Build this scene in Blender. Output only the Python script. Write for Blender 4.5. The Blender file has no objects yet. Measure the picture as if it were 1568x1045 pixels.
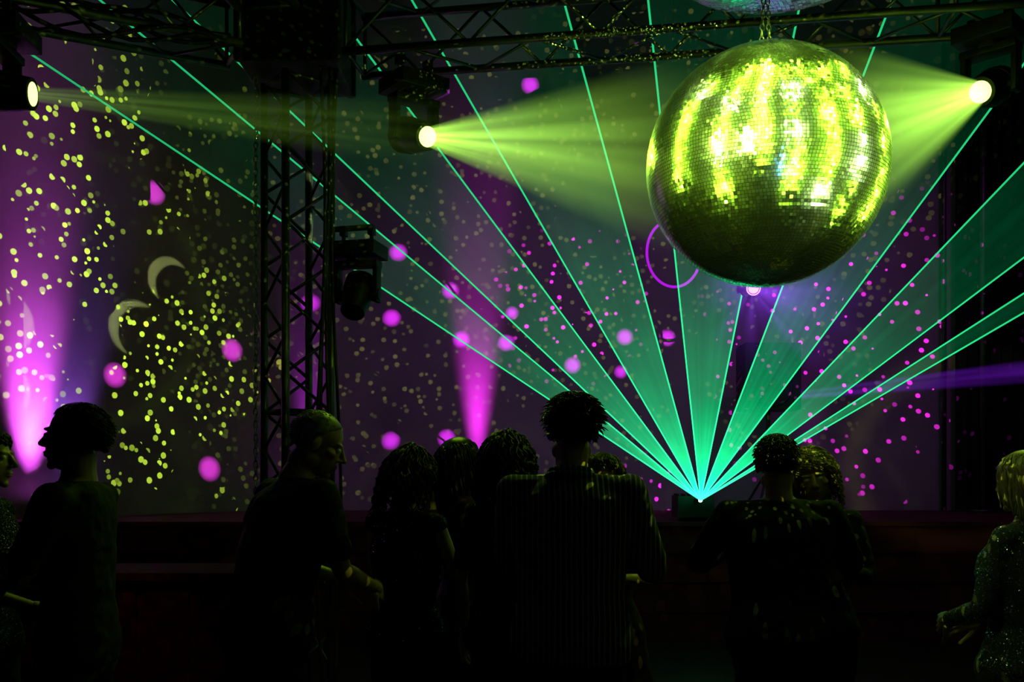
import bpy, bmesh, math, random
from mathutils import Vector, Matrix, noise, Euler
random.seed(7)
scene = bpy.context.scene
scene.view_settings.view_transform = 'Standard'
V = Vector

# ------------------------------------------------------------------ mesh kit
class Acc:
    def __init__(s):
        s.v=[]; s.f=[]; s.m=[]
    def extend(s, o, M=None, mat=None):
        b=len(s.v)
        s.v += [ (M@V(p)) if M is not None else V(p) for p in o.v]
        s.f += [tuple(i+b for i in f) for f in o.f]
        s.m += [mat if mat is not None else k for k in o.m]
    def rings(s, rings, mat=0, cap=True):
        b=len(s.v); n=len(rings[0])
        for r in rings: s.v += [V(p) for p in r]
        for i in range(len(rings)-1):
            for j in range(n):
                k=(j+1)%n
                s.f.append((b+i*n+j,b+i*n+k,b+(i+1)*n+k,b+(i+1)*n+j)); s.m.append(mat)
        if cap:
            for idx,flip in ((0,True),(len(rings)-1,False)):
                c=sum((V(p) for p in rings[idx]),V())/n
                ci=len(s.v); s.v.append(c)
                for j in range(n):
                    k=(j+1)%n
                    a,d=b+idx*n+j,b+idx*n+k
                    s.f.append((ci,d,a) if flip else (ci,a,d)); s.m.append(mat)
    def tube(s, pts, rad, n=10, mat=0):
        pts=[V(p) for p in pts]
        if not isinstance(rad,(list,tuple)): rad=[rad]*len(pts)
        T=[]
        for i in range(len(pts)):
            a=pts[max(0,i-1)]; c=pts[min(len(pts)-1,i+1)]
            t=(c-a); T.append(t.normalized() if t.length>1e-9 else V((0,0,1)))
        u=T[0].orthogonal().normalized()
        rs=[]
        for i,p in enumerate(pts):
            u=(u-T[i]*u.dot(T[i])).normalized(); w=T[i].cross(u)
            rs.append([p+(u*math.cos(2*math.pi*j/n)+w*math.sin(2*math.pi*j/n))*rad[i] for j in range(n)])
        s.rings(rs,mat)
    def limb(s, pts, rad, n=12, mat=0):
        pts=[V(p) for p in pts]; P=[];R=[]
        for i in range(len(pts)-1):
            for k in range(5):
                t=k/5; P.append(pts[i].lerp(pts[i+1],t)); R.append(rad[i]*(1-t)+rad[i+1]*t)
        P.append(pts[-1]); R.append(rad[-1])
        for _ in range(2):
            Q=[P[0]]+[(P[i-1]+P[i]*2+P[i+1])/4 for i in range(1,len(P)-1)]+[P[-1]]
            P=Q
        s.tube(P,R,n,mat)
        s.ell(P[0],(R[0],)*3,mat=mat,nu=12,nv=8); s.ell(P[-1],(R[-1],)*3,mat=mat,nu=12,nv=8)
    def ell(s,c,r,R=None,nu=16,nv=10,mat=0):
        rs=[]
        for i in range(1,nv):
            a=-math.pi/2+math.pi*i/nv
            ring=[]
            for j in range(nu):
                t=2*math.pi*j/nu
                p=V((r[0]*math.cos(a)*math.cos(t), r[1]*math.cos(a)*math.sin(t), r[2]*math.sin(a)))
                ring.append((R@p if R else p)+V(c))
            rs.append(ring)
        b=len(s.v); s.rings(rs,mat,True)
        e=V((0,0,r[2])); e=R@e if R else e
        s.v[-2]=V(c)-e; s.v[-1]=V(c)+e
    def box(s,c,d,R=None,mat=0):
        b=len(s.v)
        for x in (-1,1):
            for y in (-1,1):
                for z in (-1,1):
                    p=V((x*d[0]/2,y*d[1]/2,z*d[2]/2)); s.v.append((R@p if R else p)+V(c))
        for f in ((0,1,3,2),(4,6,7,5),(0,4,5,1),(2,3,7,6),(0,2,6,4),(1,5,7,3)):
            s.f.append(tuple(b+i for i in f)); s.m.append(mat)
    def cyl(s,p,q,r,r2=None,n=24,mat=0):
        s.tube([p,q],[r,r if r2 is None else r2],n,mat)
    def torus(s,c,R1,r,Rm=None,n=32,k=8,mat=0,sy=1.0):
        b=len(s.v)
        for i in range(n):
            a=2*math.pi*i/n
            for j in range(k):
                t=2*math.pi*j/k
                p=V(((R1+r*math.cos(t))*math.cos(a),(R1*sy+r*math.cos(t))*math.sin(a),r*math.sin(t)))
                s.v.append((Rm@p if Rm else p)+V(c))
        for i in range(n):
            for j in range(k):
                i2=(i+1)%n;j2=(j+1)%k
                s.f.append((b+i*k+j,b+i2*k+j,b+i2*k+j2,b+i*k+j2)); s.m.append(mat)
    def prism(s,poly,z0,z1,mat=0):
        b=len(s.v); n=len(poly)
        s.v+=[V((x,y,z0)) for x,y in poly]+[V((x,y,z1)) for x,y in poly]
        s.f.append(tuple(b+i for i in reversed(range(n)))); s.f.append(tuple(b+n+i for i in range(n))); s.m+=[mat,mat]
        for i in range(n):
            j=(i+1)%n; s.f.append((b+i,b+j,b+n+j,b+n+i)); s.m.append(mat)
    def obj(s,name,mats,smooth=True,bevel=0,loc=(0,0,0)):
        me=bpy.data.meshes.new(name); me.from_pydata([tuple(p) for p in s.v],[],s.f)
        for m in mats: me.materials.append(m)
        me.polygons.foreach_set('material_index',s.m)
        me.polygons.foreach_set('use_smooth',[smooth]*len(me.polygons))
        me.update()
        ob=bpy.data.objects.new(name,me); scene.collection.objects.link(ob); ob.location=loc
        if bevel:
            b=ob.modifiers.new('bevel','BEVEL'); b.width=bevel; b.segments=2; b.limit_method='ANGLE'
        return ob

def remesh(acc, voxel, it=4, fac=0.5, mat=0, disp=None):
    ob=acc.obj('tmp',[])
    m=ob.modifiers.new('r','REMESH'); m.mode='VOXEL'; m.voxel_size=voxel
    if it:
        k=ob.modifiers.new('s','SMOOTH'); k.factor=fac; k.iterations=it
    dg=bpy.context.evaluated_depsgraph_get(); dg.update()
    me=bpy.data.meshes.new_from_object(ob.evaluated_get(dg))
    out=Acc()
    out.v=[v.co.copy() for v in me.vertices]
    if disp:
        out.v=[co+n.vector*disp(co) for co,n in zip(out.v,me.vertex_normals)]
    out.f=[tuple(p.vertices) for p in me.polygons]; out.m=[mat]*len(out.f)
    old=ob.data; bpy.data.objects.remove(ob); bpy.data.meshes.remove(old); bpy.data.meshes.remove(me)
    return out

# ------------------------------------------------------------------ materials
def newmat(name):
    m=bpy.data.materials.new(name); m.use_nodes=True
    nt=m.node_tree; nt.nodes.clear()
    out=nt.nodes.new('ShaderNodeOutputMaterial')
    return m,nt,out
def pbr(name,col,rough=0.6,metal=0.0,noise_scale=None,noise_amt=0.3,bump=0.0,spec=0.5,col2=None):
    m,nt,out=newmat(name)
    b=nt.nodes.new('ShaderNodeBsdfPrincipled'); nt.links.new(b.outputs[0],out.inputs[0])
    b.inputs['Base Color'].default_value=(*col,1); b.inputs['Roughness'].default_value=rough
    b.inputs['Metallic'].default_value=metal; b.inputs['Specular IOR Level'].default_value=spec
    if noise_scale:
        tc=nt.nodes.new('ShaderNodeTexCoord'); n=nt.nodes.new('ShaderNodeTexNoise')
        n.inputs['Scale'].default_value=noise_scale; n.inputs['Detail'].default_value=4
        nt.links.new(tc.outputs['Object'],n.inputs['Vector'])
        r=nt.nodes.new('ShaderNodeValToRGB')
        c2=col2 or tuple(c*(1-noise_amt) for c in col)
        r.color_ramp.elements[0].position=.35; r.color_ramp.elements[1].position=.65
        r.color_ramp.elements[0].color=(*c2,1); r.color_ramp.elements[1].color=(*col,1)
        nt.links.new(n.outputs['Fac'],r.inputs[0]); nt.links.new(r.outputs[0],b.inputs['Base Color'])
        if bump:
            bp=nt.nodes.new('ShaderNodeBump'); bp.inputs['Strength'].default_value=bump; bp.inputs['Distance'].default_value=.02
            nt.links.new(n.outputs['Fac'],bp.inputs['Height']); nt.links.new(bp.outputs[0],b.inputs['Normal'])
    return m
def emis(name,col,st):
    m,nt,out=newmat(name); e=nt.nodes.new('ShaderNodeEmission')
    e.inputs[0].default_value=(*col,1); e.inputs[1].default_value=st
    nt.links.new(e.outputs[0],out.inputs[0]); return m
def math_n(nt,op,a,b=None,c=None,clamp=False):
    n=nt.nodes.new('ShaderNodeMath'); n.operation=op; n.use_clamp=clamp
    for i,x in enumerate((a,b,c)):
        if x is None: continue
        if isinstance(x,(int,float)): n.inputs[i].default_value=x
        else: nt.links.new(x,n.inputs[i])
    return n.outputs[0]
def vmath(nt,op,a,b=None,out=0):
    n=nt.nodes.new('ShaderNodeVectorMath'); n.operation=op
    for i,x in enumerate((a,b)):
        if x is None: continue
        if isinstance(x,(tuple,Vector)): n.inputs[i].default_value=x
        else: nt.links.new(x,n.inputs[i])
    return n.outputs[out]

YG=(0.46,1.0,0.035)
m_wall=pbr('wall_plum_plaster',(.46,.24,.44),.85,noise_scale=1.2,noise_amt=.2,spec=.2)
m_wall_l=pbr('wall_brown_drape',(.46,.36,.32),.9,noise_scale=1.5,noise_amt=.25,spec=.2)
m_dark=pbr('black_drape',(.02,.02,.024),.95,noise_scale=3,spec=.1)
m_ceil=pbr('ceiling_black',(.03,.028,.03),.9,noise_scale=2,spec=.1)
m_floor=pbr('floor_dark_lacquer',(.03,.02,.02),.3,noise_scale=4)
m_stage=pbr('stage_burgundy',(.12,.018,.04),.7,noise_scale=3,noise_amt=.4,spec=.2)
m_alu=pbr('truss_aluminium',(.15,.155,.15),.45,.85,noise_scale=9,noise_amt=.25)
m_steel=pbr('chain_steel',(.55,.56,.5),.3,1.0)
m_black=pbr('fixture_black',(.012,.012,.013),.5,noise_scale=20,spec=.3)
m_cable=pbr('cable_rubber',(.012,.012,.012),.6)
m_lensg=emis('lens_lime',(0.62,1.0,0.16),4.0)
m_lensp=emis('lens_violet',(0.5,.12,1.0),6)
m_wood=pbr('bar_front_mahogany',(.06,.010,.007),.75,noise_scale=14,noise_amt=.8,spec=.1)
m_skin=pbr('skin',(.32,.18,.12),.5,noise_scale=30,noise_amt=.1,spec=.4)
m_eye=pbr('eye_white',(.5,.5,.48),.3)
m_blk=pbr('black_cotton',(.009,.009,.011),.85,noise_scale=25,noise_amt=.3,bump=.3,spec=.12)
m_navy=pbr('navy_denim',(.010,.012,.024),.9,noise_scale=40,spec=.1)
m_shoe=pbr('shoe_leather',(.02,.015,.012),.35)
m_plum=pbr('plum_dress',(.025,.008,.02),.8,noise_scale=20,spec=.15)
m_hd=pbr('hair_dark',(.012,.008,.005),.45,noise_scale=60,spec=.25)
m_hb=pbr('hair_blonde',(.36,.25,.12),.45,noise_scale=60,spec=.4)
m_hg=pbr('hair_grey',(.20,.19,.17),.5,noise_scale=60,spec=.4)
m_hbr=pbr('hair_brown',(.03,.018,.010),.45,noise_scale=60,spec=.25)

def stripe_mat():
    m=pbr('striped_shirt',(.12,.12,.13),.85,spec=.2); nt=m.node_tree
    b=[n for n in nt.nodes if n.type=='BSDF_PRINCIPLED'][0]
    tc=nt.nodes.new('ShaderNodeTexCoord'); w=nt.nodes.new('ShaderNodeTexWave'); w.wave_type='BANDS'; w.bands_direction='X'
    w.inputs['Scale'].default_value=17; w.inputs['Distortion'].default_value=1.2; w.inputs['Detail'].default_value=1; w.inputs['Detail Scale'].default_value=.6
    r=nt.nodes.new('ShaderNodeValToRGB'); r.color_ramp.elements[0].position=.72; r.color_ramp.elements[1].position=.88
    r.color_ramp.elements[0].color=(.014,.014,.018,1); r.color_ramp.elements[1].color=(.20,.20,.23,1)
    nt.links.new(tc.outputs['Object'],w.inputs[0]); nt.links.new(w.outputs['Fac'],r.inputs[0]); nt.links.new(r.outputs[0],b.inputs['Base Color'])
    return m
m_stripe=stripe_mat()
def sequin(name,col,scale=140,thr=.35):
    m,nt,out=newmat(name)
    tc=nt.nodes.new('ShaderNodeTexCoord'); v=nt.nodes.new('ShaderNodeTexVoronoi'); v.inputs['Scale'].default_value=scale
    nt.links.new(tc.outputs['Object'],v.inputs['Vector'])
    g=nt.nodes.new('ShaderNodeNewGeometry')
    sub=vmath(nt,'SUBTRACT',v.outputs['Color'],(.5,.5,.5)); sc=nt.nodes.new('ShaderNodeVectorMath'); sc.operation='SCALE'
    nt.links.new(sub,sc.inputs[0]); sc.inputs['Scale'].default_value=1.1
    ad=vmath(nt,'ADD',g.outputs['Normal'],sc.outputs[0]); nn=vmath(nt,'NORMALIZE',ad)
    b=nt.nodes.new('ShaderNodeBsdfPrincipled'); b.inputs['Base Color'].default_value=(*col,1); b.inputs['Metallic'].default_value=.9; b.inputs['Roughness'].default_value=.25
    nt.links.new(nn,b.inputs['Normal'])
    d=nt.nodes.new('ShaderNodeBsdfDiffuse'); d.inputs[0].default_value=(col[0]*.1,col[1]*.1,col[2]*.1,1)
    mx=nt.nodes.new('ShaderNodeMixShader'); nt.links.new(math_n(nt,'LESS_THAN',v.outputs['Distance'],thr),mx.inputs[0])
    nt.links.new(d.outputs[0],mx.inputs[1]); nt.links.new(b.outputs[0],mx.inputs[2]); nt.links.new(mx.outputs[0],out.inputs[0]); return m
m_seq=sequin('sequin_silver',(.65,.65,.7))
m_seqb=sequin('sequin_black',(.10,.10,.12),170)

# ------------------------------------------------------------------ camera
cam=bpy.data.cameras.new('camera'); co=bpy.data.objects.new('camera',cam); scene.collection.objects.link(co)
co.location=(0,0,1.55); co.rotation_euler=(math.radians(90),0,0)
cam.lens=35; cam.sensor_width=36; cam.shift_y=0.129; cam.clip_end=100
scene.camera=co
w=bpy.data.worlds.new('world'); scene.world=w; w.use_nodes=True
w.node_tree.nodes['Background'].inputs[0].default_value=(.35,.1,.5,1); w.node_tree.nodes['Background'].inputs[1].default_value=.004

# ------------------------------------------------------------------ room
H=7.6
def slab(name,p,q,z0,z1,mat,t=.15):
    p=V((*p,0));q=V((*q,0)); d=(q-p).normalized(); n=V((-d.y,d.x,0))*t
    a=Acc(); b=[p,q,q+n,p+n]
    a.v=[V((k.x,k.y,z0)) for k in b]+[V((k.x,k.y,z1)) for k in b]
    a.f=[(0,3,2,1),(4,5,6,7),(0,1,5,4),(1,2,6,5),(2,3,7,6),(3,0,4,7)]; a.m=[0]*6
    return a.obj(name,[mat],False)
slab('wall_back',(7.0,12),(-3.1,12),0,H,m_wall,-.15)
slab('wall_left_angled',(-3.1,12),(-6.97,7),0,H,m_wall_l,-.15)
slab('wall_left',(-6.97,7),(-6.97,-4),0,H,m_dark,-.15)
slab('wall_right',(7,-4),(7,12),0,H,m_dark,-.15)
slab('wall_front',(-6.97,-4),(7,-4),0,H,m_dark,-.15)
a=Acc(); a.box((0,4,-.05),(14.6,16.6,.1)); a.obj('floor',[m_floor],False)
a=Acc(); a.box((0,4,H+.05),(14.6,16.6,.1)); a.obj('ceiling',[m_ceil],False)
a=Acc(); poly=[(-5.1,9.22),(6.95,9.22),(6.95,11.97),(-3.04,11.97)]
a.prism(poly,0,1.06); a.prism([(-5.12,9.17),(6.95,9.17),(6.95,11.97),(-3.04,11.97)],1.06,1.10)
for z in (.27,.55,.82): a.box((.95,9.205,z),(12,.03,.02))
for i in range(13): a.box((-4.9+i*.96,9.205,.53),(.02,.03,1.0))
a.obj('stage',[m_stage],False)
a=Acc(); N=90
for i in range(N+1):
    x=5.22+i*(1.72/N); y=11.72+.06*math.sin(i*.9)
    a.v += [V((x,y,1.12)),V((x,y,7.3))]
for k in range(N): a.f.append((2*k,2*k+2,2*k+3,2*k+1)); a.m.append(0)
a.obj('stage_curtain',[m_dark])
a=Acc(); a.cyl((5.42,11.45,1.11),(5.42,11.45,7.5),.035); a.cyl((5.42,11.45,1.105),(5.42,11.45,1.13),.14); a.cyl((5.14,11.85,1.105),(5.14,11.85,7.5),.03)
a.obj('curtain_pole',[m_alu])

# ------------------------------------------------------------------ truss
def truss(name,p0,p1,side,roll=0,step=.42,rc=.026,rl=.011):
    p0=V(p0);p1=V(p1);d=(p1-p0);L=d.length;d.normalize()
    up=V((0,0,1)) if abs(d.z)<.9 else V((0,1,0))
    u=d.cross(up).normalized(); w_=u.cross(d).normalized()
    R=Matrix.Rotation(roll,3,d); u=R@u; w_=R@w_
    a=Acc(); h=side/2
    cs=[u*h+w_*h,u*-h+w_*h,u*-h-w_*h,u*h-w_*h]
    for c in cs: a.tube([p0+c,p1+c],rc,10)
    n=max(2,int(round(L/step)))
    for k in range(4):
        A,B=cs[k],cs[(k+1)%4]
        for i in range(n):
            s0=d*(L*i/n); s1=d*(L*(i+1)/n)
            if i%2==0: a.tube([p0+A+s0,p0+B+s1],rl,6)
            else: a.tube([p0+B+s0,p0+A+s1],rl,6)
        for s0 in (0.02,L-.02): a.tube([p0+A+d*s0,p0+B+d*s0],rl*1.3,6)
        i=n//2
        a.tube([p0+A+d*(L*i/n),p0+B+d*(L*i/n)],rl*1.3,6)
    return a.obj(name,[m_alu])
TX,TY=-1.40,6.5
truss('truss_tower',(TX,TY,.03),(TX,TY,4.10),.32,math.radians(38),step=.24)
a=Acc(); a.box((TX,TY,.01),(.7,.7,.02)); a.obj('tower_base_plate',[m_alu],False,bevel=.004)
a=Acc(); a.box((TX,TY,4.42),(.62,.62,.60))
for sx in (-1,1):
    for sy in (-1,1): a.cyl((TX+sx*.3,TY+sy*.3,4.12),(TX+sx*.3,TY+sy*.3,4.78),.035)
a.obj('truss_corner_block',[m_black],False,bevel=.01)
truss('truss_beam',(TX+.36,TY,4.42),(6.6,TY-1.25,4.42),.40,0,step=.40)
truss('truss_beam',(TX-.36,TY-.15,4.42),(-6.6,TY-2.6,4.42),.40,0,step=.40)
truss('truss_beam',(TX-.1,TY-.36,4.6),(TX-1.0,1.6,4.6),.36,0,step=.40)
a=Acc()
for q in range(5):
    P=[]
    for i in range(40):
        t=i/39; x=TX-.35-4.0*t; y=TY-.1-2.0*t
        P.append((x+.02*q,y-.30+.02*q,4.19+.05*q*.5+.07*math.sin(t*25+q*1.3)-.05*abs(math.sin(t*9+q))))
    a.tube(P,.014,6)
for q in range(4):
    P=[]
    for i in range(30):
        t=i/29; P.append((TX+.2+.03*q+.03*math.sin(t*7+q),TY-.27+.02*q,4.10-t*4.05))
    a.tube(P,.011,6)
a.obj('power_cables',[m_cable])
a=Acc()
for i in range(92):
    z=4.1-i*.043
    Rm=Matrix.Rotation(math.radians(90),3,'X')
    if i%2: Rm=Matrix.Rotation(math.radians(90),3,'Z')@Rm
    a.torus((-1.66,6.45,z),.013,.005,Rm,n=10,k=5,sy=2.0)
a.obj('hoist_chain',[m_steel])

# ------------------------------------------------------------------ moving heads
def moving_head(name,loc,aim,topz,mats,s=1.0,ring=False):
    loc=V(loc); d=(V(aim)-loc).normalized()
    a=Acc()
    yaw=math.atan2(d.y,d.x); side=V((-math.sin(yaw),math.cos(yaw),0))
    R=Matrix((d,side,d.cross(side))).transposed()
    Ry=Matrix.Rotation(yaw,3,'Z')
    for k in (-1,1):
        a.box(loc+side*(k*.165*s)+V((0,0,.09*s)),(.11*s,.035*s,.30*s),Ry)
        a.cyl(loc+side*(k*.12*s),loc+side*(k*.19*s),.05*s,n=16)
    a.box(loc+V((0,0,.25*s)),(.14*s,.37*s,.05*s),Ry)
    a.cyl(loc+V((0,0,.26*s)),loc+V((0,0,.31*s)),.09*s,n=20)
    a.box(loc+V((0,0,.36*s)),(.34*s,.40*s,.11*s),Ry)
    P=[loc-d*.19*s,loc-d*.15*s,loc-d*.02*s,loc+d*.08*s,loc+d*.15*s,loc+d*.19*s]
    a.tube(P,[.07*s,.115*s,.125*s,.115*s,.10*s,.098*s],20)
    for k in range(4): a.cyl(loc-d*(.16-.035*k)*s,loc-d*(.15-.035*k)*s,.132*s,n=20)
    a.cyl(loc+d*.185*s,loc+d*.193*s,.072*s,n=24,mat=1)
    if ring: a.torus(loc+d*.195*s,.09*s,.008*s,R@Matrix.Rotation(math.radians(90),3,'Y'),mat=1)
    for k in (-1,1):
        b=loc+side*(k*.12*s)+V((0,0,.40*s))
        a.cyl(b,V((b.x,b.y,topz)),.016*s,n=10)
        a.box((b.x,b.y,topz-.01),(.07*s,.05*s,.08*s),Ry)
    a.obj(name,mats,True,bevel=.004)
    return loc+d*.2*s, d
BALL=V((1.07,4.2,2.84)); BR=.497
F2=moving_head('moving_head_light',(-.63,6.40,3.72),(1.0,4.3,2.90),4.20,[m_black,m_lensg],.88)
F3=moving_head('moving_head_light',(2.86,5.95,3.85),(1.2,4.35,2.93),4.26,[m_black,m_lensg],.88)
F1=moving_head('moving_head_light',(-2.66,5.18,3.54),(3.0,5.6,3.10),4.20,[m_black,m_lensg],.85)
F4=moving_head('moving_head_light',(-1.00,6.45,2.70),(-1.28,5.2,1.0),3.13,[m_black,m_cable],.8)
a=Acc(); a.tube([(TX+.21,TY,3.14),(-.90,6.43,3.14)],.02,8); a.obj('outrigger_bar',[m_alu])
F5=moving_head('moving_head_light',(1.98,8.25,3.08),(1.75,4.0,2.35),3.5,[m_black,m_lensp],.6,ring=True)
a=Acc(); a.cyl((1.98,8.25,3.52),(1.98,8.25,H),.024,n=12); a.cyl((1.80,8.25,3.50),(2.16,8.25,3.50),.024,n=12); a.obj('drop_pipe',[m_alu])

a=Acc(); Rm=Matrix.Rotation(math.radians(90),3,'X')@Matrix.Rotation(math.radians(10),3,'Y')
a.torus((1.56,9.6,3.67),.27,.013,Rm,n=56,mat=0,sy=1.2)
a.cyl((1.56,9.6,4.0),(1.56,9.6,H),.003,n=6,mat=1)
a.obj('neon_ring_lamp',[emis('neon_violet',(.5,.01,.85),.9),m_cable])

# ------------------------------------------------------------------ mirror ball
def mirror_mat():
    m,nt,out=newmat('mirror_tiles')
    b=nt.nodes.new('ShaderNodeBsdfPrincipled'); b.inputs['Metallic'].default_value=1; b.inputs['Base Color'].default_value=(.90,.94,.88,1)
    b.inputs['Roughness'].default_value=.2
    nt.links.new(b.outputs[0],out.inputs[0]); return m
m_mir=mirror_mat(); m_grout=pbr('ball_core_black',(.02,.02,.015),.6)
def tiles(a,c,r,ts,mat=0):
    c=V(c); R=r[0]
    rows=int(math.pi*R/ts)
    for i in range(rows):
        la=-math.pi/2+(i+.5)*math.pi/rows
        n=max(6,int(2*math.pi*R*math.cos(la)/ts))
        rowel=random.gauss(0,.02)
        for j in range(n):
            lo=2*math.pi*j/n
            def P(l1,l2): return V((r[0]*math.cos(l2)*math.cos(l1),r[1]*math.cos(l2)*math.sin(l1),r[2]*math.sin(l2)))
            p=P(lo,la); N=V((p.x/r[0]**2,p.y/r[1]**2,p.z/r[2]**2)).normalized()
            T=V((-math.sin(lo),math.cos(lo),0)); B=N.cross(T)
            az=.05*noise.noise(V((math.cos(lo)*5,math.sin(lo)*5,la*.3)))+.045*noise.noise(V((math.cos(lo)*13,math.sin(lo)*13,3+la*.2)))
            el=rowel+.05*noise.noise(V((math.cos(lo)*2.5,math.sin(lo)*2.5,i*.08+8)))
            T2=(T+N*(az+random.gauss(0,.010))).normalized(); B2=(B+N*(el+random.gauss(0,.045))).normalized()
            h=ts*.445; b=len(a.v); q=c+p*1.004
            a.v+= [q-T2*h-B2*h,q+T2*h-B2*h,q+T2*h+B2*h,q-T2*h+B2*h]
            a.f.append((b,b+1,b+2,b+3)); a.m.append(mat)
a=Acc(); a.ell(BALL,(BR*.997,)*3,nu=64,nv=40,mat=1)
tiles(a,BALL,(BR,BR,BR),.0136)
a.cyl(BALL+V((0,0,BR-.004)),BALL+V((0,0,BR+.014)),.05,n=24,mat=2)
a.cyl(BALL+V((0,0,BR+.01)),BALL+V((0,0,BR+.03)),.018,n=12,mat=2)
a.obj('mirror_ball',[m_mir,m_grout,m_steel],False)
a=Acc(); z=BALL.z+BR+.03
for off in (-.016,.016):
    for i in range(9):
        Rm=Matrix.Rotation(math.radians(90),3,'X')
        if i%2: Rm=Matrix.Rotation(math.radians(90),3,'Z')@Rm
        a.torus((BALL.x+off*(1-.08*i),BALL.y,z+.012+i*.027),.0085,.0035,Rm,n=12,k=6,sy=1.75)
a.obj('ball_chain',[m_steel])
CZ=3.745
a=Acc(); a.ell((1.13,4.2,CZ),(.47,.47,.14),nu=48,nv=20,mat=1); tiles(a,(1.13,4.2,CZ),(.47,.47,.14),.018)
a.cyl((1.13,4.2,CZ+.12),(1.13,4.2,H),.025,n=12,mat=2)
a.obj('mirrored_motor_canopy',[m_mir,m_grout,m_steel],False)

# ------------------------------------------------------------------ laser
LO=V((1.706,9.0,1.302)); tt=.35
a=Acc(); a.box((1.706,9.40,1.235),(.34,.36,.2)); a.box((1.706,9.40,1.12),(.24,.24,.035)); a.cyl((1.706,9.23,1.30),(1.706,9.02,1.302),.022,n=16); a.cyl((1.706,9.02,1.302),(1.706,9.012,1.302),.018,n=16,mat=1)
for k in range(6): a.box((1.56+.058*k,9.40,1.345),(.02,.30,.02))
a.obj('laser_projector',[m_black,emis('laser_aperture',(.3,1,.6),20)],False,bevel=.004)
def ldir(r): return V((.990*r-.0664,-tt,1.0))
def lend(r):
    d=ldir(r); s=(H-.05-LO.z)
    if d.x>0: s=min(s,(6.9-LO.x)/d.x)
    while True:
        p=LO+d*s
        X0=-6.9 if p.y<7 else -3.1-3.1*(12-p.y)/4+.1
        if p.x>X0 or s<.5: break
        s-=.05
    return LO+d*s
m_ray,nt,out=newmat('laser_ray')
e=nt.nodes.new('ShaderNodeEmission'); e.inputs[0].default_value=(.03,1,.32,1)
tc=nt.nodes.new('ShaderNodeTexCoord'); ln=vmath(nt,'LENGTH',tc.outputs['Object'],None,1)
nt.links.new(math_n(nt,'ADD',math_n(nt,'DIVIDE',2.2,math_n(nt,'ADD',ln,.6)),.14),e.inputs[1]); nt.links.new(e.outputs[0],out.inputs[0])
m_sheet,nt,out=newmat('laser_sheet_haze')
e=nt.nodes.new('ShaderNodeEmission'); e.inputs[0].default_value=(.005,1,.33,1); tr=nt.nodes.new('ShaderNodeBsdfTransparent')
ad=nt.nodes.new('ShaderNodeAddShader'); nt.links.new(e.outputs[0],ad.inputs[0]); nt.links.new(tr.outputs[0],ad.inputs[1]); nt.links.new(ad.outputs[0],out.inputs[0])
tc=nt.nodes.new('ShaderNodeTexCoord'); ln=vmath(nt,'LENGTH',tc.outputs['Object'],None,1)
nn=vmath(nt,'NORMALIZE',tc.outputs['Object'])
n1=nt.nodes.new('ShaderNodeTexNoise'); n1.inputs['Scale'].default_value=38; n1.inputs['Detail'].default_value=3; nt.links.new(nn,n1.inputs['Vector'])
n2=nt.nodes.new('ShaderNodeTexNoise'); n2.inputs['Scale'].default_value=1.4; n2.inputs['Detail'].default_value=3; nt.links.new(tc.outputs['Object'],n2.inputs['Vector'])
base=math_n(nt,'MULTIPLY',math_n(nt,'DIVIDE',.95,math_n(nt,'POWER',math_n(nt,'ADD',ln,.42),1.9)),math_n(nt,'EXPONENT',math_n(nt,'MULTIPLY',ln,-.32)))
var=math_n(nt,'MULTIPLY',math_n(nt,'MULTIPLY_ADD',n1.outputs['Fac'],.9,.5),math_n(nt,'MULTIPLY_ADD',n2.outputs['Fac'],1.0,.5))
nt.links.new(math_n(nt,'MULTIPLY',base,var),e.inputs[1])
pairs=[(-1.50,-1.20),(-1.055,-.745),(-.577,-.274),(-.105,.2),(.3825,.74),(.957,1.33),(1.56,1.72)]
emp=bpy.data.objects.new('laser_fan',None); scene.collection.objects.link(emp); emp.location=LO
a=Acc(); b=Acc()
for r0,r1 in pairs:
    for r in (r0,r1):
        E=lend(r)-LO; a.tube([V(),E*.5,E],[.005,.0078,.0105],6)
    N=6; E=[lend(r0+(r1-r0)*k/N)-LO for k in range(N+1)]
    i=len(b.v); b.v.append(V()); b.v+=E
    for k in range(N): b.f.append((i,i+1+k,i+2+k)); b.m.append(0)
o=a.obj('rays',[m_ray]); o.parent=emp
o=b.obj('sheets',[m_sheet],False); o.parent=emp

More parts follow.
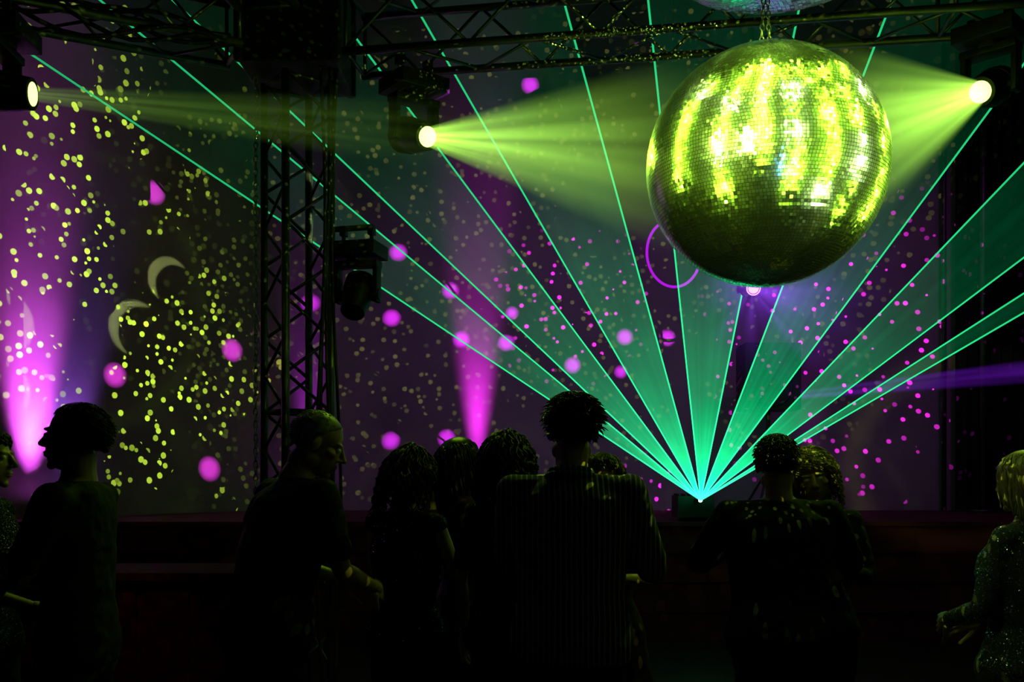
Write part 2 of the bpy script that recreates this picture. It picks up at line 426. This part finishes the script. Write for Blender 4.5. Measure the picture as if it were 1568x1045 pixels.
# ------------------------------------------------------------------ beams (haze emission volumes)
def beam(name,p,d,L,half,col,k,r0=.06,power=1.6,streak=14):
    d=V(d).normalized(); t=math.tan(half); off=r0/t
    a=Acc(); n=28; rs=[]
    for i in range(9):
        z=L*i/8; rr=(z+off)*t
        rs.append([V((rr*math.cos(2*math.pi*j/n),rr*math.sin(2*math.pi*j/n),z)) for j in range(n)])
    a.rings(rs)
    m,nt,out=newmat(name+'_haze')
    tc=nt.nodes.new('ShaderNodeTexCoord'); sp=nt.nodes.new('ShaderNodeSeparateXYZ'); nt.links.new(tc.outputs['Object'],sp.inputs[0])
    zz=math_n(nt,'ADD',sp.outputs[2],off)
    u=math_n(nt,'DIVIDE',sp.outputs[0],zz); v=math_n(nt,'DIVIDE',sp.outputs[1],zz)
    cb=nt.nodes.new('ShaderNodeCombineXYZ'); nt.links.new(u,cb.inputs[0]); nt.links.new(v,cb.inputs[1]); nt.links.new(math_n(nt,'MULTIPLY',sp.outputs[2],.012),cb.inputs[2])
    ns=nt.nodes.new('ShaderNodeTexNoise'); ns.inputs['Scale'].default_value=streak/t*.28; ns.inputs['Detail'].default_value=1; nt.links.new(cb.outputs[0],ns.inputs['Vector'])
    st=math_n(nt,'MULTIPLY_ADD',ns.outputs['Fac'],5.0,-1.7); st=math_n(nt,'MAXIMUM',st,.12)
    r2=math_n(nt,'ADD',math_n(nt,'MULTIPLY',u,u),math_n(nt,'MULTIPLY',v,v))
    ed=math_n(nt,'SUBTRACT',1.0,math_n(nt,'DIVIDE',r2,t*t),clamp=True)
    s_=math_n(nt,'DIVIDE',k,math_n(nt,'POWER',math_n(nt,'ADD',sp.outputs[2],.18),power))
    fade=math_n(nt,'SUBTRACT',1.0,math_n(nt,'POWER',math_n(nt,'DIVIDE',sp.outputs[2],L,clamp=True),3.0),clamp=True)
    s_=math_n(nt,'MULTIPLY',math_n(nt,'MULTIPLY',s_,st),math_n(nt,'MULTIPLY',ed,fade))
    e=nt.nodes.new('ShaderNodeEmission'); e.inputs[0].default_value=(*col,1); nt.links.new(s_,e.inputs[1]); nt.links.new(e.outputs[0],out.inputs['Volume'])
    o=a.obj(name,[m]); o.location=p; o.rotation_euler=d.to_track_quat('Z','Y').to_euler()
    return o
BC=(.46,1.0,.09)
beam('light_beam',F2[0],F2[1],2.45,math.radians(10),BC,1.9)
beam('light_beam',F3[0],F3[1],2.2,math.radians(11.5),BC,1.9)
beam('light_beam',F1[0],F1[1],2.3,math.radians(4.5),BC,.45,r0=.04,power=1.2)
beam('light_beam',F5[0],F5[1],1.5,math.radians(30),(.3,.06,1),.45,r0=.04,power=1.3)
beam('light_beam',(2.7,9.3,2.28),(3.2,-1.0,.28),5.0,math.radians(1.8),(.30,.02,1),1.6,r0=.05,power=.3,streak=4)

# ------------------------------------------------------------------ lamps
def aim(o,t): o.rotation_euler=(V(t)-o.location).to_track_quat('-Z','Y').to_euler()
def spot(name,p,t,energy,col,ang=30,blend=.5,rad=.05):
    l=bpy.data.lights.new(name,'SPOT'); l.energy=energy; l.color=col; l.spot_size=math.radians(ang); l.spot_blend=blend; l.shadow_soft_size=rad
    o=bpy.data.objects.new(name,l); scene.collection.objects.link(o); o.location=p; aim(o,t); return o
spot('lamp_moving_head',F2[0]+F2[1]*.03,BALL,1300,YG,20,.3)
spot('lamp_moving_head',F3[0]+F3[1]*.03,BALL,1300,YG,22,.3)
# columns of tight pin spots aimed at the mirror ball, unseen, added to draw its vertical streaks
rg=random.Random(5)
for az,lo_,hi_,g in [(-98,-5,60,.7),(-52,-25,70,.6),(-18,-12,78,.5),(14,-34,80,.55),(42,-34,70,.65),(74,-34,75,.65),(112,-15,60,.7)]:
    n=8
    for k in range(n):
        e_=math.radians(lo_+(hi_-lo_)*k/(n-1)); A=math.radians(az+rg.uniform(-3,3)); D=4.4
        p=BALL+V((math.sin(A)*math.cos(e_),-math.cos(A)*math.cos(e_),math.sin(e_)))*D
        spot('ball_streak_spot',p,BALL,g*rg.choice([60,110,200,380]),(YG if rg.random()<.85 else (.66,1,.3)),math.degrees(2*math.atan(.53/D)),.2,.08)
spot('ball_key_spot',(-1.6,-.4,3.6),BALL,900,(.6,1,.12),12,.3,.14)
spot('ball_key_spot',(-3.2,1.2,4.1),BALL,600,(.55,1,.08),12,.3,.12)
spot('ball_blue_spot',(1.25,-1.8,1.0),BALL,60,(.05,.3,1),12,.3,.08)

def stand_in_lamp(name,p,energy,col,build,rad=.0):  # added lamp without a fixture, its pattern stands in for mirror ball throws
    l=bpy.data.lights.new(name,'POINT'); l.energy=energy; l.color=col; l.shadow_soft_size=rad
    l.use_nodes=True; nt=l.node_tree; nt.nodes.clear()
    out=nt.nodes.new('ShaderNodeOutputLight'); e=nt.nodes.new('ShaderNodeEmission'); tc=nt.nodes.new('ShaderNodeTexCoord')
    nt.links.new(build(nt,tc.outputs['Normal']),e.inputs[1]); nt.links.new(e.outputs[0],out.inputs[0])
    o=bpy.data.objects.new(name,l); scene.collection.objects.link(o); o.location=p; return o
def soft_dir(nt,N,d,r,soft):
    ds=vmath(nt,'DISTANCE',N,tuple(V(d).normalized()),1)
    return math_n(nt,'MULTIPLY_ADD',ds,-1/soft,r/soft,clamp=True)
def discs(src,targets,r,soft=.004):
    def f(nt,N):
        acc=None
        for q in targets:
            rr=r*(q[3] if len(q)>3 else 1)
            s_=soft_dir(nt,N,V(q[:3])-V(src),rr,soft)
            acc=s_ if acc is None else math_n(nt,'ADD',acc,s_)
        return acc
    return f
def crescents(src,targets):
    def f(nt,N):
        acc=None
        for (x,y,z,r,dx,dz) in targets:
            a_=soft_dir(nt,N,V((x,y,z))-V(src),r,.004); b_=soft_dir(nt,N,V((x+dx,y+dx*.8,z+dz))-V(src),r,.004)
            s_=math_n(nt,'SUBTRACT',a_,b_,clamp=True)
            acc=s_ if acc is None else math_n(nt,'ADD',acc,s_)
        return acc
    return f
def cells(src,scale,thr,centers,nscale=6,cut=.45):
    def f(nt,N):
        v=nt.nodes.new('ShaderNodeTexVoronoi'); v.inputs['Scale'].default_value=scale; nt.links.new(N,v.inputs['Vector'])
        d=math_n(nt,'LESS_THAN',v.outputs['Distance'],thr)
        n=nt.nodes.new('ShaderNodeTexNoise'); n.inputs['Scale'].default_value=nscale; n.inputs['Detail'].default_value=2; nt.links.new(N,n.inputs['Vector'])
        acc=None
        for c,r in centers:
            s_=soft_dir(nt,N,V(c)-V(src),r,r*.6)
            acc=s_ if acc is None else math_n(nt,'MAXIMUM',acc,s_)
        k=math_n(nt,'MULTIPLY',math_n(nt,'GREATER_THAN',math_n(nt,'ADD',n.outputs['Fac'],math_n(nt,'MULTIPLY',acc,.25)),cut+.2),math_n(nt,'MULTIPLY_ADD',v.outputs['Color'],.9,.15))
        return math_n(nt,'MULTIPLY',math_n(nt,'MULTIPLY',d,k),acc)
    return f
GS=(.9,4.75,3.75)
big=[(-1.45,12,3.42),(-1.37,12,4.21),(-.79,12,1.97),(-1.46,12,1.94),(-.07,12,3.12),(-.61,12,3.16),(.73,12,2.85),(1.36,12,3.19),(-.74,12,3.75),(-2.43,12,3.6),(.22,12,6.23),(1.87,12,3.18),(0,12,3.48,.8),(1.31,12,2.77,.8),
 (-3.93,10.93,4.63,1.2),(-3.30,11.74,3.0,1.2),(-3.49,11.49,1.60,1.2),(-4.21,10.56,2.59,1.2)]
stand_in_lamp('added_violet_discs',GS,5600,(.74,.05,.95),discs(GS,big,.0150,.009))
G2=(.1,7.3,3.7)
stand_in_lamp('added_lime_dots',G2,4800,(.50,.95,.06),cells(G2,52,.30,[((-5.1,9.4,4.3),.60),((-3.8,11.1,2.6),.34)],10,.475))
stand_in_lamp('added_lime_crescents',GS,1300,(.6,.9,.3),crescents(GS,[(-3.80,11.05,3.70,.034,.07,-.07),(-4.05,10.72,3.12,.040,.08,-.05),(-4.95,9.62,3.00,.045,-.09,-.06),(-4.95,9.62,2.35,.040,-.10,.0)]))
stand_in_lamp('added_lime_sparkle',(.6,5.0,3.7),800,(.5,.9,.1),cells((.6,5.0,3.7),70,.28,[((-1,12,4.5),.75),((2,12,5),.7)],4,.46))
stand_in_lamp('added_lime_truss_dots',(.3,4.6,3.3),200,(.5,.95,.06),cells((.3,4.6,3.3),60,.28,[((-1.4,6.5,3.6),.5),((-3,5.6,4.4),.35),((1,6,4.5),.6)],6,.30))
stand_in_lamp('added_magenta_dots',(1.9,6.6,3.9),5600,(.95,.04,.85),cells((1.9,6.6,3.9),44,.20,[((4.2,12,3.0),.36),((.7,12,3.6),.2),((1.6,12,1.2),.1)],5,.20))
stand_in_lamp('added_lime_crowd',(.95,3.75,2.28),80,(.6,1,.08),cells((.95,3.75,2.28),34,.28,[((.95,3.75,1.28),1.5)],4,.25))

spot('wash_violet',(.2,7.8,6.6),(.3,12,2.6),80,(.60,.03,.76),74,1,.3)
spot('wash_violet',(4.2,7.5,6.6),(3.6,12,2.4),75,(.62,.03,.72),76,1,.3)
spot('wash_olive',(-2.0,7.6,6.2),(-4.6,10,3.6),16,(.80,.34,.30),90,1,.3)
spot('wash_stage_front',(2.5,6.8,4.0),(3.4,9.2,.5),3,(.9,.05,.25),80,1,.3)
def uplight(p,t,e,col=(.80,.05,.95),ang=20,soft=.08):
    p=V(p); a=Acc(); d=(V(t)-p).normalized()
    a.tube([p-d*.14,p-d*.12,p+d*.02,p+d*.03],[.04,.065,.08,.08],20); a.cyl(p+d*.028,p+d*.034,.066,n=20,mat=1)
    for k in (-1,1): a.box((p.x+k*.095,p.y,p.z-.09),(.012,.05,.16))
    a.box((p.x,p.y,p.z-.165),(.20,.10,.015))
    a.obj('uplight_par',[m_black,emis('par_lens',col,5)],True)
    spot('lamp_uplight',p+d*.05,t,e,col,ang,1,soft)
uplight((-.42,11.82,1.275),(-.42,12.0,3.0),900,(.85,.05,.85),ang=20)
uplight((-2.45,11.82,1.275),(-2.45,12.0,3.0),170,(.7,.05,1),ang=22)
uplight((3.6,11.82,1.275),(3.6,12.0,3.0),10,ang=30)
uplight((-4.60,9.72,1.275),(-4.85,9.92,2.8),1700,(.66,.08,1.0),30,.10)
uplight((-4.36,9.98,1.275),(-4.62,10.2,2.8),260,(.30,.10,1.0),42,.10)

spot('lamp_back_lime',(-.45,6.15,3.6),(-.9,3.7,1.5),70,YG,60,.6,.06)
spot('lamp_back_lime',(2.8,5.7,3.8),(1.4,3.9,1.5),75,YG,55,.6,.06)
spot('lamp_side_lime',(3.5,2.8,3.6),(.8,3.6,1.5),8,YG,40,.6,.06)
spot('lamp_side_lime',(-.2,4.9,3.3),(-1.8,3.6,1.5),7,YG,50,.6,.06)
spot('lamp_jacket_lime',(-.5,2.2,4.2),(1.9,3.6,1.3),30,(.55,1,.25),16,.6,.06)
spot('lamp_back_violet',(-3.2,6.2,3.9),(-1.2,3.7,1.3),8,(.5,.1,1),60,.6,.1)
spot('added_fill_lamp',(.8,-2.8,4.6),(.3,3.6,1.2),9,(.6,.65,1),30,1,.2)  # dim fill added behind the camera so the striped shirt shows

# ------------------------------------------------------------------ speaker, bar
a=Acc(); a.box((2.88,11.2,2.62),(.62,.45,.74)); a.cyl((2.88,11.2,1.12),(2.88,11.2,2.25),.025,n=12)
for k in range(3):
    t=k*2*math.pi/3; a.tube([(2.88,11.2,1.6),(2.88+.4*math.cos(t),11.2+.4*math.sin(t),1.12)],.015,8)
a.torus((2.88,10.97,2.50),.2,.02,Matrix.Rotation(math.radians(90),3,'X')); a.torus((2.88,10.97,2.85),.07,.012,Matrix.Rotation(math.radians(90),3,'X'))
a.obj('speaker_on_stand',[pbr('speaker_black',(.03,.035,.03),.6)],False,bevel=.01)
a=Acc()
a.box((-2.25,5.9,.48),(1.5,.5,.92)); a.box((-2.25,5.88,.965),(1.6,.62,.05))
for k in range(5): a.box((-2.85+.3*k,5.64,.5),(.24,.02,.75))
a.box((-2.25,5.62,.06),(1.5,.04,.1))
a.obj('bar_counter',[m_wood],False,bevel=.008)
spot('bar_red_glow',(-2.2,4.6,2.0),(-2.2,5.7,.5),7,(1,.08,.02),45,1,.1)

# ------------------------------------------------------------------ people
def build_hand(w,d,pn,side,curl=.35):
    d=V(d).normalized(); pn=(V(pn)-d*V(pn).dot(d)).normalized(); x=d.cross(pn)*side
    a=Acc(); R=Matrix((x,pn,d)).transposed()
    a.ell(V(w)+d*.045,(.040,.016,.052),R); a.ell(V(w)+d*.068,(.041,.014,.028),R); a.limb([w,V(w)+d*.04],[.026,.026],10)
    a.ell(V(w)+d*.03+x*.024+pn*.006,(.018,.016,.032),R)
    for i,(o,L,r) in enumerate([(.030,.068,.0085),(.010,.080,.009),(-.010,.074,.0085),(-.029,.058,.0075)]):
        p=V(w)+d*.080+x*o*1.05; ang=curl*.5; pts=[V(w)+d*.06+x*o,p]; fan=x*(o*2.2)
        for sg,fr in enumerate((.45,.31,.24)):
            dd=(d*math.cos(ang)+pn*math.sin(ang)+fan*.4).normalized(); p=p+dd*L*fr; pts.append(p.copy()); ang+=curl*(1+.15*i)
        a.limb(pts,[r,r,r*.95,r*.88,r*.75],8)
    p=V(w)+d*.022+x*.032; d1=(d*.72+x*.66+pn*.25).normalized(); d2=(d*.9+x*.32+pn*.35).normalized()
    a.limb([p,p+d1*.042,p+d1*.042+d2*.034,p+d1*.042+d2*.058],[.014,.0115,.0105,.0085],8)
    return remesh(a,.0034,2,.5)

def build_head(fem):
    a=Acc(); k=.94 if fem else 1.0
    a.ell((0,-.014,.032),(.075,.096,.083),nu=24,nv=16); a.ell((0,.028,-.028),(.060,.064,.086)); a.ell((0,.034,-.072),(.047*k,.05,.038))
    a.ell((0,.070,-.099),(.019*k,.016,.015))
    for s in (-1,1):
        a.ell((s*.03,.078,.024),(.024,.012,.007)); a.ell((s*.045,.055,-.018),(.021,.026,.018)); a.ell((s*.012,.099,-.032),(.008,.010,.0075))
        a.ell((s*.079,-.006,-.004),(.009,.019,.031),Matrix.Rotation(s*.3,3,'Z')); a.ell((s*.05,.0,-.065),(.018,.035,.028))
    a.limb([(0,.086,.016),(0,.101,-.008),(0,.113,-.026)],[.008,.0095,.0115],10)
    a.ell((0,.089,-.055),(.022,.011,.0055)); a.ell((0,.087,-.067),(.019,.011,.0065))
    a.limb([(0,-.022,-.05),(0,-.030,-.11),(0,-.036,-.16)],[.058*k,.054*k,.060*k],14)
    h=remesh(a,.0042,3,.5)
    for s in (-1,1): h.ell((s*.031,.079,.004),(.0125,.0115,.0095),mat=5,nu=12,nv=8)
    return h
HEADS={0:build_head(False),1:build_head(True)}

def build_hair(style,rng):
    a=Acc()
    vol={'short':.008,'wavy':.014,'crop':.004,'long':.014,'curly':.020,'bob':.014}[style]
    c=V((0,-.016,.034)); R=(.077+vol,.097+vol,.084+vol)
    nu,nv=40,26; rs=[]
    def hl(az):
        f=math.cos(az)
        return .052*max(0,f)+ (.0 if f>0 else -.075*min(1,-f*2)) - (.01 if abs(f)<.4 else 0)
    for i in range(1,nv):
        e=-math.pi/2+math.pi*i/nv; ring=[]
        for j in range(nu):
            t=2*math.pi*j/nu; az=t-math.pi/2
            p=V((R[0]*math.cos(e)*math.cos(t),R[1]*math.cos(e)*math.sin(t),R[2]*math.sin(e)))
            k=max(0,min(1,(p.z-hl(az)+.01)/.018))
            nz=1+ (0.04 if style not in('curly','wavy') else .08)*noise.noise(p*(28 if style!='curly' else 22)+V((0,3,1)))
            q=V((p.x*nz,p.y*nz,p.z*nz)); ins=V((p.x*.80,p.y*.80,p.z*.85))
            ring.append(c+ins.lerp(q,k))
        rs.append(ring)
    a.rings(rs,0,True)
    def lock(root,n,L,wav,r,grav,curl=0):
        P=[root-n*.01];d=n.copy();p=root.copy();ph=rng.random()*6
        N=14
        for i in range(N):
            t=i/N; d=(d*(1-grav)+V((0,-.08,-1))*grav).normalized(); p=p+d*L/N
            q=p-V((0,-.016,p.z if p.z<0.03 else .03)); rr=math.hypot(q.x,q.y)
            mn=(.084+vol) if p.z>-.03 else .070
            if rr<mn and p.z<.07 and rr>1e-4: p.x+=q.x/rr*(mn-rr); p.y+=q.y/rr*(mn-rr)
            o=V((math.cos(ph+t*wav),math.sin(ph+t*wav),.3*math.sin(ph+t*wav)))*curl*min(1,t*4)
            P.append(p+o)
        a.tube(P,[r*(.6+1.6*min(1,i/4)*(1-i/N)**.6) for i in range(len(P))],5)
    cnt={'short':1100,'wavy':1200,'crop':600,'long':520,'curly':560,'bob':520}[style]
    k=0
    while k<cnt:
        t=rng.uniform(0,2*math.pi); e=rng.uniform(-.7,1.5)
        n=V((math.cos(e)*math.cos(t),math.cos(e)*math.sin(t),math.sin(e)))
        az=t-math.pi/2; p=V((R[0]*n.x,R[1]*n.y,R[2]*n.z))
        if p.z<hl(az)+.006: k+=.2; continue
        k+=1; root=c+p
        if style in('short','crop','wavy'):
            tg=(n*(.16 if style!='wavy' else .28)+V((rng.uniform(-.4,.4),-.45+rng.uniform(-.3,.3),-.35))).normalized()
            L={'short':.024,'crop':.012,'wavy':.036}[style]
            a.tube([root-n*.005,root+tg*L*.5+n*.003,root+tg*L],[.0028,.0022,.0006],5)
        elif style=='long':
            if math.cos(az)>.55 and p.z<.06: continue
            lock(root+n*.002,n,rng.uniform(.26,.40),7,.0030,.6,.005)
        elif style=='curly': lock(root-n*.002,n,rng.uniform(.10,.24) if math.cos(az)<.6 else .06,30,.0028,.42,.009)
        else: lock(root+n*.002,n,rng.uniform(.12,.18) if math.cos(az)<.6 else .05,7,.0030,.55,.004)
    return a

def human(name,loc,face,height,arms,head=(0,0,0),lean=(0,0),hair='short',fem=False,mats=None,sleeve='short',bulk=1.0,skirt=False,collar=False,seed=1,stance=.10):
    rng=random.Random(seed); s=height/1.75
    top,bot,hm=mats
    sw=(.158 if fem else .182)*(.5+.5*bulk)
    def off(z):
        k=max(0,z-.95)/.5; k=k**1.2
        return V((lean[0]*k,lean[1]*k,0))
    def torso(a,infl,z0,z1):
        prof=[(.80,.13,.10),(.86,.165,.12),(.93,.178,.128),(1.0,.165,.118),(1.08,.150,.108),(1.17,.155,.110),(1.27,.172,.122),(1.35,.178,.120),(1.41,.168,.105),(1.455,.125,.085),(1.49,.070,.066),(1.51,.058,.060)]
        if fem: prof=[(.80,.13,.10),(.86,.18,.13),(.93,.19,.135),(1.0,.165,.115),(1.08,.135,.10),(1.17,.145,.105),(1.27,.165,.130),(1.35,.165,.115),(1.41,.15,.09),(1.455,.11,.07),(1.49,.058,.056),(1.51,.05,.052)]
        rs=[]
        for z,rx,ry in prof:
            if z<z0 or z>z1: continue
            o=off(z); b_=bulk if z<1.45 else 1
            cz=-.01+(.012 if z>1.2 and z<1.4 else 0)
            rs.append([V((rx*b_*infl*math.copysign(abs(math.cos(t))**.85,math.cos(t))+o.x, ry*b_*infl*math.copysign(abs(math.sin(t))**.9,math.sin(t))+o.y+cz,z)) for t in [2*math.pi*j/24 for j in range(24)]])
        a.rings(rs)
    so=off(1.43)
    SH=[V((-sw,-.01,1.425))+so, V((sw,-.01,1.425))+so]
    skin=Acc(); torso(skin,.9,.8,1.52)
    nb=off(1.5); skin.limb([nb+V((0,-.015,1.46)),nb+V((0,-.005,1.56))],[.056*(.9 if fem else 1),.054*(.9 if fem else 1)])
    shirt=Acc(); torso(shirt,1.05,.85,1.492)
    for k in (0,1):
        E,W=[V(q) for q in arms[k]]; E=E+so; W=W+so
        E=SH[k]+(E-SH[k]).normalized()*.285; W=E+(W-E).normalized()*.25
        f=.86 if fem else 1.0
        mid=SH[k].lerp(E,.4); fm=E.lerp(W,.3)
        skin.limb([SH[k],mid,E,fm,W],[.050*f,.047*f,.037*f,.039*f,.025*f])
        skin.limb([nb+V((0,-.02,1.45)),SH[k]],[.05,.05*f])
        shirt.limb([nb+V((0,-.02,1.435)),SH[k]+V((0,0,-.002))],[.058,.062*f])
        if sleeve=='short': shirt.limb([SH[k],mid,SH[k].lerp(E,.72)],[.063*f,.062*f,.060*f])
        elif sleeve=='long': shirt.limb([SH[k],mid,E,fm,W],[.064*f,.062*f,.053*f,.050*f,.037*f])
        body_c=V((so.x,so.y+.05,W.z)); pn=(body_c-W)
        hd=build_hand(W,(W-E).normalized(), pn if pn.length>.02 else V((0,1,0)), (1 if k==0 else -1),.38)
        if k==0: hands=hd
        else: hands.extend(hd)
    HP=[V((-.09,0,.88)),V((.09,0,.88))]; pants=Acc(); torso(pants,1.02,.8,1.05); shoes=Acc()
    for k,sg in ((0,-1),(1,1)):
        A=V((sg*stance,-.01,.09)); K=V((sg*(.09+stance)/2,.02,.49))
        skin.limb([HP[k],HP[k].lerp(K,.4),K,K.lerp(A,.35)+V((0,-.012,0)),A],[.082,.076,.052,.052,.036])
        if not skirt: pants.limb([HP[k],HP[k].lerp(K,.4),K,K.lerp(A,.4),A+V((0,0,-.03))],[.096,.088,.067,.064,.058])
        shoes.ell((A.x,.05,.04),(.046,.135,.04)); shoes.ell((A.x,-.03,.06),(.043,.055,.055)); shoes.box((A.x,.045,.012),(.085,.25,.024))
    if skirt:
        rs=[]
        for z,r in [(1.06,.15),(.95,.19),(.8,.22),(.6,.25),(.45,.27)]:
            rs.append([V((r*(1+.06*math.sin(t*9)*(1.1-z))*math.cos(t),r*.75*(1+.06*math.sin(t*9)*(1.1-z))*math.sin(t)-.01,z)) for t in [2*math.pi*j/60 for j in range(60)]])
        pants.rings(rs)
    fold=lambda co: .006*noise.noise(V((co.x*9,co.y*9,co.z*16+seed)))+.004*noise.noise(V((co.x*22,co.y*22,co.z*30)))
    out=Acc()
    out.extend(remesh(skin,.010,3),mat=0); out.extend(hands,mat=0)
    out.extend(remesh(shirt,.0095,4,disp=fold),mat=1); out.extend(remesh(pants,.011,3,disp=fold),mat=2); out.extend(remesh(shoes,.008,2),mat=3)
    if collar:
        out.torus(nb+V((0,-.018,1.492)),.066,.015,Matrix.Rotation(-.18,3,'X'),mat=1,sy=.98)
        out.torus(nb+V((0,-.02,1.475)),.076,.014,Matrix.Rotation(-.18,3,'X'),mat=1,sy=.98)
    yaw,pitch,roll=[math.radians(q) for q in head]
    M=Matrix.Translation(nb+V((0,-.005,1.515)))@Matrix.Rotation(yaw,4,'Z')@Matrix.Rotation(roll,4,'Y')@Matrix.Rotation(pitch,4,'X')@Matrix.Translation(V((0,.02,.118)))
    hd=Acc(); hd.v=[p.copy() for p in HEADS[int(fem)].v]; hd.f=HEADS[int(fem)].f; hd.m=list(HEADS[int(fem)].m)
    out.extend(hd,M)
    out.extend(build_hair(hair,rng),M,mat=4)
    G=Matrix.Rotation(math.radians(face),4,'Z')@Matrix.Scale(s,4)
    fin=Acc(); fin.extend(out,G)
    zmin=min(p.z for p in fin.v)
    for p in fin.v: p.z-=zmin
    return fin.obj(name,[m_skin,top,bot,m_shoe,hm,m_eye],True,loc=(loc[0],loc[1],0.0))

down=((-.25,.0,1.15),(-.26,.06,.9)),((.25,.0,1.15),(.26,.06,.9))
fwd=((-.22,.08,1.17),(-.12,.32,1.20)),((.22,.08,1.17),(.12,.32,1.20))
hug=((-.33,.12,1.20),(-.14,.33,1.28)),((.33,.12,1.20),(.14,.33,1.28))
hugn=((-.25,.10,1.18),(-.10,.30,1.24)),((.26,.06,1.18),(.22,.28,1.22))
talk=((-.22,.05,1.16),(-.10,.26,1.08)),((.22,.05,1.16),(.10,.28,1.06))
fold_a=((-.20,.10,1.15),(.02,.20,1.19)),((.20,.10,1.15),(.02,.25,1.13))
shoulder=((-.22,.08,1.17),(-.10,.30,1.22)),((.26,.16,1.30),(.16,.36,1.42))

human('woman_in_profile',(-2.02,3.8),-90,1.72,talk,(0,0,0),hair='bob',fem=True,mats=(m_seqb,m_blk,m_hd),sleeve='none',seed=2)
human('man_in_black_tshirt',(-1.535,3.5),88,1.79,fold_a,(0,5,0),hair='short',mats=(m_blk,m_navy,m_hd),bulk=.95,seed=3)
human('man_in_black_tshirt',(-.93,3.8),-48,1.80,talk,(-34,-22,0),lean=(0,.13),hair='crop',mats=(m_blk,m_navy,m_hg),bulk=1.18,seed=4)
human('woman_with_curly_hair',(-.45,4.25),-25,1.64,fwd,(-25,-8,4),hair='curly',fem=True,mats=(m_seqb,m_blk,m_hbr),sleeve='none',seed=5)
human('person_in_background',(-.43,5.2),160,1.60,down,hair='bob',fem=True,mats=(m_plum,m_blk,m_hbr),seed=6)
human('woman_with_long_hair',(-.22,4.75),-84,1.71,talk,(-5,14,0),hair='long',fem=True,mats=(m_plum,m_plum,m_hd),skirt=True,sleeve='none',seed=7)
human('man_in_striped_shirt',(.21,3.5),-14,1.82,hugn,(16,-5,3),hair='wavy',mats=(m_stripe,m_navy,m_hd),sleeve='long',bulk=1.15,collar=True,seed=8)
human('woman_with_curly_hair',(-.01,4.05),-30,1.69,down,(0,0,-5),hair='curly',fem=True,mats=(m_seqb,m_blk,m_hd),sleeve='short',seed=9)
human('woman_dancing',(.40,4.4),165,1.63,fwd,(0,0,0),hair='bob',fem=True,mats=(m_plum,m_plum,m_hbr),skirt=True,sleeve='short',seed=10)
human('man_in_black_jacket',(1.07,4.0),-6,1.70,hug,(-6,-3,-3),hair='short',mats=(m_blk,m_navy,m_hd),sleeve='long',bulk=1.22,seed=11)
human('woman_with_blonde_hair',(1.36,4.44),165,1.64,shoulder,(0,-6,10),hair='curly',fem=True,mats=(m_blk,m_blk,m_hb),sleeve='long',seed=12)
human('woman_in_sequin_jacket',(1.86,3.6),35,1.62,talk,(-10,0,0),hair='bob',fem=True,mats=(m_seq,m_blk,m_hb),sleeve='long',bulk=1.2,seed=13)
